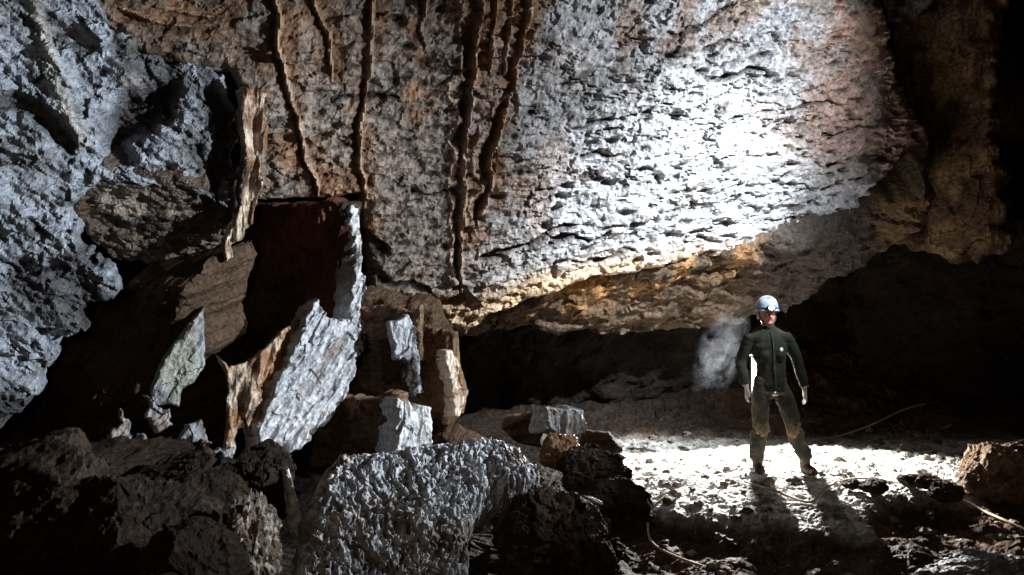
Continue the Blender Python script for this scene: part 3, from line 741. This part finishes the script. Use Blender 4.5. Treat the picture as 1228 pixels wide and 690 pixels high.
def fuse(parts, voxel, smooth=6):
    """one continuous skin over overlapping volumes"""
    VV, FF, off = [], [], 0
    for v, f in parts:
        VV.append(v); FF += [[i + off for i in q] for q in f]; off += len(v)
    me = bpy.data.meshes.new('fuse'); me.from_pydata(np.concatenate(VV).tolist(), [], FF); me.update()
    o = bpy.data.objects.new('fuse', me); COL.objects.link(o)
    m = o.modifiers.new('r', 'REMESH'); m.mode = 'VOXEL'; m.voxel_size = voxel
    if smooth:
        k = o.modifiers.new('s', 'SMOOTH'); k.factor = .5; k.iterations = smooth
    dg = bpy.context.evaluated_depsgraph_get(); dg.update()
    ev = o.evaluated_get(dg); em = ev.to_mesh()
    V = np.array([v.co[:] for v in em.vertices]); Fc = [list(p.vertices) for p in em.polygons]
    ev.to_mesh_clear(); bpy.data.objects.remove(o); bpy.data.meshes.remove(me)
    return V, Fc

def muddy(name, col, mud, rough=.9, lo=.5, hi=.7, scale=6.0):
    m = plain(name, col, rough, .15, bump=.5, scale=70)
    nt = m.node_tree; b = nt.nodes['Principled BSDF']; N = nt.nodes; L = nt.links
    for l in list(b.inputs['Base Color'].links): L.remove(l)
    tc = N.new('ShaderNodeTexCoord'); n = N.new('ShaderNodeTexNoise'); n.inputs['Scale'].default_value = scale; n.inputs['Detail'].default_value = 8; n.inputs['Roughness'].default_value = .65
    L.new(tc.outputs['Object'], n.inputs['Vector'])
    r = N.new('ShaderNodeValToRGB'); r.color_ramp.elements[0].position = lo; r.color_ramp.elements[1].position = hi
    r.color_ramp.elements[0].color = (*col, 1); r.color_ramp.elements[1].color = (*mud, 1)
    L.new(n.outputs['Fac'], r.inputs['Fac']); L.new(r.outputs['Color'], b.inputs['Base Color'])
    return m
SKIN = plain('skin', (.42, .17, .13), .55, noisy=.15)
CLOTH = muddy('dark_green_fleece', (.014, .017, .012), (.045, .036, .024), lo=.52, hi=.75)
TROU = muddy('dark_trousers', (.024, .028, .023), (.11, .085, .055), lo=.45, hi=.68)
MUDDY = plain('muddy_knee_cloth', (.17, .12, .075), .95, .1, noisy=.5, scale=30)
BOOT = muddy('boot_rubber', (.03, .026, .022), (.10, .07, .045), .6, .4, .6)
GLOVE = plain('pale_work_glove', (.30, .26, .22), .9, noisy=.3, scale=50)
HELM = muddy('pale_helmet_shell', (.24, .28, .33), (.10, .085, .07), .35, .52, .7, 9.0)
HBAND = plain('blue_helmet_band', (.05, .09, .22), .5)
WHITE = plain('white_badge', (.8, .8, .74), .6)
EYE = plain('eye_white', (.7, .7, .68), .3)
HAIR = plain('dark_hair', (.04, .03, .025), .8)

# joints (x to image right, y away from the camera), origin at the feet
SH_L, SH_R = (-.212, .02, 1.365), (.142, .02, 1.37)
EL_L, EL_R = (-.290, .06, 1.12), (.275, .05, 1.11)
WR_L, WR_R = (-.268, -.02, .88), (.315, -.03, .86)
HP_L, HP_R = (-.092, .02, .90), (.062, .02, .90)
KN_L, KN_R = (-.125, -.03, .49), (.19, -.03, .48)
AN_L, AN_R = (-.135, .03, .09), (.345, .02, .09)
NK = (-.05, .01, 1.47); HD = (-.055, -.02, 1.60)

def head_post(V):
    v = V.copy(); h = v - np.array(HD)
    d = np.stack([h[:, 0], h[:, 2]], 1)
    fr = h[:, 1] < 0
    v[:, 1] -= np.where(fr, .032 * np.exp(-((d[:, 0] / .013) ** 2 + ((d[:, 1] + .015) / .022) ** 2)), 0)       # nose
    for s_ in (-1, 1):
        v[:, 1] += np.where(fr, .016 * np.exp(-(((d[:, 0] - s_ * .03) / .014) ** 2 + ((d[:, 1] - .012) / .012) ** 2)), 0)   # eye sockets
    v[:, 1] += np.where(fr, .007 * np.exp(-((d[:, 0] / .022) ** 2 + ((d[:, 1] + .052) / .006) ** 2)), 0)       # mouth
    v[:, 1] -= np.where(fr, .010 * np.exp(-((d[:, 0] / .02) ** 2 + ((d[:, 1] + .085) / .015) ** 2)), 0)        # chin
    return v
org = np.array(person['org'])
def hand_parts(wr, side):
    """palm, four bent fingers of different lengths and a thumb leaving the side of the palm"""
    w = np.array(wr)
    def pt(a, b, c): return tuple(w + np.array([a * side, b, c]))
    ps = [chain([pt(0, 0, .05), pt(0, -.005, 0), pt(0, -.012, -.04), pt(-.002, -.015, -.085)], [(.026, .030), (.020, .027), (.018, .040), (.013, .038)], 14, 4)]
    for oy, ln in ((-.030, .070), (-.010, .080), (.010, .075), (.028, .058)):
        ps.append(chain([pt(0, -.015 + oy * .9, -.065), pt(.004, -.016 + oy * 1.1, -.088), pt(.004, -.018 + oy * 1.15, -.088 - ln * .45), pt(-.010, -.018 + oy * 1.15, -.086 - ln * .8), pt(-.024, -.018 + oy * 1.1, -.080 - ln)], [.010, .0098, .0092, .0084, .006], 10, 3))
    ps.append(chain([pt(0, -.03, -.02), pt(-.010, -.050, -.050), pt(-.016, -.060, -.080), pt(-.018, -.062, -.104)], [.014, .0125, .0105, .007], 10, 3))
    return ps
arm_l = [SH_L, tuple((np.array(SH_L) + EL_L) / 2 + [-.004, .004, 0]), EL_L, tuple((np.array(EL_L) * .45 + np.array(WR_L) * .55)), WR_L]
arm_r = [SH_R, tuple((np.array(SH_R) + EL_R) / 2 + [.004, .004, 0]), EL_R, tuple((np.array(EL_R) * .45 + np.array(WR_R) * .55)), WR_R]
leg_l = [HP_L, tuple((np.array(HP_L) + KN_L) / 2 + [-.012, -.01, 0]), KN_L, tuple(np.array(KN_L) * .65 + np.array(AN_L) * .35 + [0, .02, 0]), AN_L]
leg_r = [HP_R, tuple((np.array(HP_R) + KN_R) / 2 + [.012, -.01, 0]), KN_R, tuple(np.array(KN_R) * .65 + np.array(AN_R) * .35 + [0, .02, 0]), AN_R]
torso = [(-.03, .02, .84), (-.01, .02, .95), (-.01, .02, 1.10), (-.03, .015, 1.26), (-.04, .015, 1.38), (-.042, .015, 1.44), (-.046, .012, 1.475)]
parts = [chain(torso, [(.12, .09), (.13, .105), (.115, .095), (.14, .105), (.14, .09), (.085, .07), (.05, .055)]),
         chain([(-.045, .015, 1.43), (-.05, .01, 1.49), (-.053, .005, 1.55)], [.056, .053, .055]), ball(HD, (.076, .092, .115)), ball((-.055, -.03, 1.54), (.056, .066, .052))]
for s_ in (-1, 1):
    parts.append(ball(np.array(HD) + [s_ * .076, .012, -.005], (.011, .022, .032)))
for arm, side in ((arm_l, -1), (arm_r, 1)):
    parts.append(chain(arm, [.05, .045, .038, .038, .027])); parts += hand_parts(arm[-1], side)
for leg, toe in ((leg_l, (-.145, -.13, .035)), (leg_r, (.365, -.14, .035))):
    parts.append(chain(leg, [(.06, .075), (.064, .07), .05, .05, .036]))
    parts.append(chain([leg[-1], tuple(np.array(leg[-1]) + [0, -.02, -.045]), toe], [.036, .038, .03]))
V, Fc = fuse(parts, .0065, 4)
V = head_post(V)
body = link('body', V + org, Fc, SKIN, person)
body.data.materials.append(GLOVE)
zc_ = np.array([np.mean(V[f_, 2]) for f_ in Fc]); xc_ = np.array([np.mean(V[f_, 0]) for f_ in Fc])
gl_ = (zc_ < .90) & (zc_ > .60) & ((xc_ < -.22) | (xc_ > .26))
body.data.polygons.foreach_set('material_index', gl_.astype(int).tolist())
def wrinkle(V, amp, f, seed, bends=()):
    q = V * np.array([.8, .8, 1.5]); n = fbm(q, f, 4, seed, ridged=True) * amp * .6 + fbm(V * [1, 1, .5], f * .5, 3, seed + 9) * amp
    for bz in bends:                                                # cloth bunches across at the joints
        n = n + amp * .9 * np.clip(.4 + noise(V, 5, seed + 3), 0, 1) * np.exp(-((V[:, 2] - bz) / .06) ** 2) * np.sin(V[:, 2] * 95 + 14 * noise(V, 5, seed) + V[:, 0] * 40 * np.sign(V[:, 0] + .03))
    ax = np.stack([-.03 + 0 * n, .02 + 0 * n, V[:, 2]], 1)
    d = V - ax; d[:, 2] = 0; d /= np.maximum(np.linalg.norm(d, axis=1), 1e-4)[:, None]
    return V + d * n[:, None]
# dark top: trunk and both sleeves, hem over the hips
trunk = [(-.010, .02, .775), (-.008, .02, .83), (-.002, .02, .95), (-.006, .02, 1.10), (-.028, .015, 1.25), (-.04, .015, 1.36), (-.04, .015, 1.425), (-.045, .012, 1.465), (-.05, .008, 1.50)]
tp = [chain(trunk, [(.166, .142), (.160, .140), (.142, .13), (.138, .128), (.168, .13), (.150, .118), (.105, .095), (.074, .074), (.066, .066)], 28),
      chain([np.array(SH_L) + [-.01, 0, -.01], (-.135, .015, 1.395), (-.045, .012, 1.435), (.055, .015, 1.40), np.array(SH_R) + [.01, 0, -.01]], [(.05, .065), (.062, .08), (.07, .088), (.062, .08), (.05, .065)]),
      ball(SH_L, (.062, .07, .06)), ball(SH_R, (.062, .07, .06))]
for arm in (arm_l, arm_r):
    a = [np.array(p) for p in arm]; a[-1] = a[-1] + (a[-2] - a[-1]) * .12
    tp.append(chain(a, [.066, .064, .056, .053, .043]))
V, Fc = fuse(tp, .011, 5); V = wrinkle(V, .012, 7, 4, (.84, .92, 1.12, 1.30))
link('dark_top', V + org, Fc, CLOTH, person)
tq = [chain([(-.028, .02, .98), (-.028, .02, .90), (-.028, .02, .82), (-.028, .02, .76)], [(.125, .11), (.14, .12), (.135, .12), (.08, .10)], 24)]
for leg in (leg_l, leg_r):
    a = [np.array(p) for p in leg]; a[-1] = a[-1] + [0, 0, .05]
    tq.append(chain(a, [(.075, .10), (.086, .098), .076, .078, .066]))
V, Fc = fuse(tq, .011, 4); V = wrinkle(V, .013, 8, 8, (.16, .24, .44, .70))
trou = link('trousers', V + org, Fc, TROU, person)
for kn in (KN_L, KN_R):
    v, f = ico(4); k = np.array(kn)
    p = v * np.array([.074, .050, .105]) + v * (.010 * fbm(v, 2.5, 4, 5))[:, None] + k + np.array([0, -.040, -.01])
    link('knee_patch', p + org, f, MUDDY, person)
for an, dx in ((AN_L, -.012), (AN_R, .03)):
    a = np.array(an)
    V, Fc = fuse([chain([a + [0, .005, .16], a + [0, .01, .06], a + [0, .02, -.03]], [(.064, .066), (.058, .062), (.050, .062)]),
                  chain([a + [0, .04, -.045], a + [dx * .4, -.05, -.045], a + [dx, -.13, -.055], a + [dx * 1.1, -.175, -.06]], [(.05, .042), (.052, .048), (.050, .036), (.03, .026)])], .009, 4)
    link('boot', V + org, Fc, BOOT, person)
def lathe(prof, c, sx=1, sy=1, seg=40):
    V, Fc = [], []
    for r, zz in prof:
        for k in range(seg):
            a = 2 * math.pi * k / seg; V.append((c[0] + r * sx * math.cos(a), c[1] + r * sy * math.sin(a), c[2] + zz))
    for j in range(len(prof) - 1):
        for k in range(seg): Fc.append([j * seg + k, j * seg + (k + 1) % seg, (j + 1) * seg + (k + 1) % seg, (j + 1) * seg + k])
    Fc.append([(len(prof) - 1) * seg + k for k in range(seg)])
    return np.array(V), Fc
hc = (-.055, -.01, 1.655)
v, f = lathe([(.118, -.008), (.128, -.012), (.130, -.004), (.120, .004), (.118, .03), (.110, .07), (.092, .105), (.062, .13), (.03, .142), (.004, .145)], hc, .92, 1.08)
hel = link('helmet', v + org, f, HELM, person)
v, f = lathe([(.121, .012), (.123, .014), (.123, .030), (.119, .032)], hc, .92, 1.08)
link('lamp_strap', v + org, f, HBAND, hel)
bm = bmesh.new(); bmesh.ops.create_cube(bm, size=1); bmesh.ops.bevel(bm, geom=bm.edges[:], offset=.12, segments=3, affect='EDGES')
bvv = np.array([q.co[:] for q in bm.verts]); bff = [[q.index for q in p.verts] for p in bm.faces]; bm.free()
hl = link('headlamp', bvv * [.07, .05, .05] + org + np.array(hc) + [0, -.145, .024], bff, HBAND, hel)
LED = plain('lit_lens', (.9, .95, 1), .3, emit=(.85, .93, 1), estr=30)
lv, lf = ico(3)
link('lamp_lens', lv * [.026, .012, .02] + org + np.array(hc) + [-.008, -.168, .024], lf, LED, hel)
tube('chin_strap', [org + np.array(p) for p in [(-.135, -.02, 1.63), (-.125, -.05, 1.55), (-.055, -.085, 1.485), (.015, -.05, 1.55), (.025, -.02, 1.63)]], .005, HAIR, hel)
for s_ in (-1, 1):
    link('eye', lv * .011 + org + np.array(HD) + [s_ * .03, -.078, .012], lf, EYE, person)
v, f = lathe([(.088, -.09), (.092, -.05), (.09, .0), (.085, .03)], (-.055, .012, 1.64), .92, 1.0)
link('hair', v + org + [0, .012, 0], f, HAIR, person)
v, f = chain([(-.010, .02, .80), (-.009, .02, .835)], [(.176, .152), (.176, .152)], 40, 2)
v = wrinkle(v, .004, 7, 4)
link('belt', v + org, f, BOOT, person)
link('belt_buckle', bvv * [.06, .02, .045] + org + np.array([-.015, -.128, .818]), bff, plain('dull_steel', (.35, .34, .32), .4, metal=1.0), person)
for s_ in (-1, 1):
    link('chest_pocket', bvv * [.085, .02, .10] + org + np.array([-.03 + s_ * .075, -.112, 1.20]), bff, CLOTH, person)
tube('zip', [org + np.array(p) for p in [(-.04, -.086, 1.44), (-.032, -.122, 1.33), (-.02, -.125, 1.15), (-.008, -.13, .95), (-.01, -.135, .85)]], .006, BOOT, person)
link('badge', lv * [.017, .006, .020] + org + np.array([.055, -.118, 1.26]), lf, WHITE, person)

# added tube lamp: stands for the lit haze seen between arm and body
lp = np.array([(904.5 - CX) / F * 8.75, 8.75, 0])
lz = floor_z(lp[0], lp[1])
lamp = root('haze_glow_lamp', (lp[0], lp[1], lz), 'added tube lamp behind the person, standing for the bright haze between arm and body', 'lamp')
BLACK = plain('black_plastic', (.02, .02, .02), .5)
zc = at(904, 450, 8.75)[2]
tube('stand', [(lp[0], lp[1], lz - .02), (lp[0], lp[1], zc - .2)], .012, BLACK, lamp)
tube('housing', [(lp[0], lp[1] + .03, zc - .21), (lp[0], lp[1] + .03, zc + .21)], .04, BLACK, lamp, 14)
LED2 = plain('lit_tube', (.9, .95, 1), .3, emit=(1, .98, .93), estr=14)
tube('light_tube', [(lp[0], lp[1] - .02, zc - .19), (lp[0], lp[1] - .02, zc + .19)], .032, LED2, lamp, 14)

# breath mist lit from behind
mm_ = bpy.data.materials.new('breath_mist'); mm_.use_nodes = True
nt = mm_.node_tree; nt.nodes.remove(nt.nodes['Principled BSDF'])
pv = nt.nodes.new('ShaderNodeVolumePrincipled'); pv.inputs['Color'].default_value = (.85, .9, 1, 1); pv.inputs['Anisotropy'].default_value = .35
tc = nt.nodes.new('ShaderNodeTexCoord'); nz = nt.nodes.new('ShaderNodeTexNoise'); nz.inputs['Scale'].default_value = 3.2; nz.inputs['Detail'].default_value = 6; nz.inputs['Distortion'].default_value = 1.2
mr = nt.nodes.new('ShaderNodeMapRange'); mr.inputs['From Min'].default_value = .46; mr.inputs['From Max'].default_value = .66; mr.inputs['To Max'].default_value = 1.0
gr = nt.nodes.new('ShaderNodeTexGradient'); gr.gradient_type = 'SPHERICAL'; nt.links.new(tc.outputs['Object'], gr.inputs['Vector'])
sc_ = nt.nodes.new('ShaderNodeVectorMath'); sc_.operation = 'MULTIPLY'; sc_.inputs[1].default_value = (.6, .5, 1)
nt.links.new(tc.outputs['Object'], sc_.inputs[0]); nt.links.new(sc_.outputs[0], nz.inputs['Vector'])
nt.links.new(nz.outputs['Fac'], mr.inputs['Value'])
mu = nt.nodes.new('ShaderNodeMath'); mu.operation = 'MULTIPLY'; nt.links.new(mr.outputs[0], mu.inputs[0]); nt.links.new(gr.outputs['Fac'], mu.inputs[1])
m2 = nt.nodes.new('ShaderNodeMath'); m2.operation = 'MULTIPLY'; m2.inputs[1].default_value = .24; nt.links.new(mu.outputs[0], m2.inputs[0])
nt.links.new(m2.outputs[0], pv.inputs['Density'])
nt.links.new(pv.outputs[0], nt.nodes['Material Output'].inputs['Volume'])
v, f = ico(3)
o = link('mist', v, f, mm_)
o.location = at(864, 424, 8.6); o.scale = (.27, .22, .58); o.rotation_euler = (0, math.radians(22), 0)
o['kind'] = 'stuff'; o['label'] = 'bluish puff of mist lit from behind, left of the person'; o['category'] = 'mist'

# ================================================================== LIGHT
def spot(name, loc, target, power, size, blend, col, radius=.05):
    l = bpy.data.lights.new(name, 'SPOT'); l.energy = power; l.spot_size = math.radians(size); l.spot_blend = blend; l.color = col; l.shadow_soft_size = radius
    o = bpy.data.objects.new(name, l); COL.objects.link(o); o.location = loc
    d = Vector(target) - Vector(loc); o.rotation_euler = d.to_track_quat('-Z', 'Y').to_euler(); return o
K = (4.5, 5.9, 4.85)
spot('torch_hot_spot', K, at(790, 305, 8.9), 5200, 48, 1.0, (.87, .94, 1), .05)
spot('torch_on_face', K, at(790, 190, 8.6), 1700, 82, 1.0, (.88, .94, 1), .05)
spot('torch_on_left', (4.3, 4.3, 3.2), at(110, 310, 5.8), 4300, 58, .9, (.82, .91, 1), .05)
spot('back_lamp', (2.86, 9.65, 1.36), (2.75, 7.0, -.1), 2300, 125, .35, (1, .98, .94), .04)
spot('camera_fill', (-.3, -.3, 2.2), (1.2, 8, 2.6), 90, 120, .5, (1, .74, .50), .05)  # added warm fill at the camera to lift the dark rock

w = bpy.data.worlds.new('World'); S.world = w; w.use_nodes = True
w.node_tree.nodes['Background'].inputs[0].default_value = (.9, .75, .6, 1); w.node_tree.nodes['Background'].inputs[1].default_value = .004

# ================================================================== CAMERA
cd = bpy.data.cameras.new('camera'); cam = bpy.data.objects.new('camera', cd); COL.objects.link(cam)
cam.location = CAM; cam.rotation_euler = (math.radians(90), 0, 0)
cd.sensor_width = 36; cd.lens = 36 * F / 1228; cd.clip_end = 200; cd.clip_start = .05
S.camera = cam
S.view_settings.view_transform = 'Standard'; S.view_settings.look = 'None'; S.view_settings.gamma = 1; S.view_settings.exposure = 0
S.cycles.use_denoising = True
S.cycles.diffuse_bounces = 2; S.cycles.volume_bounces = 0
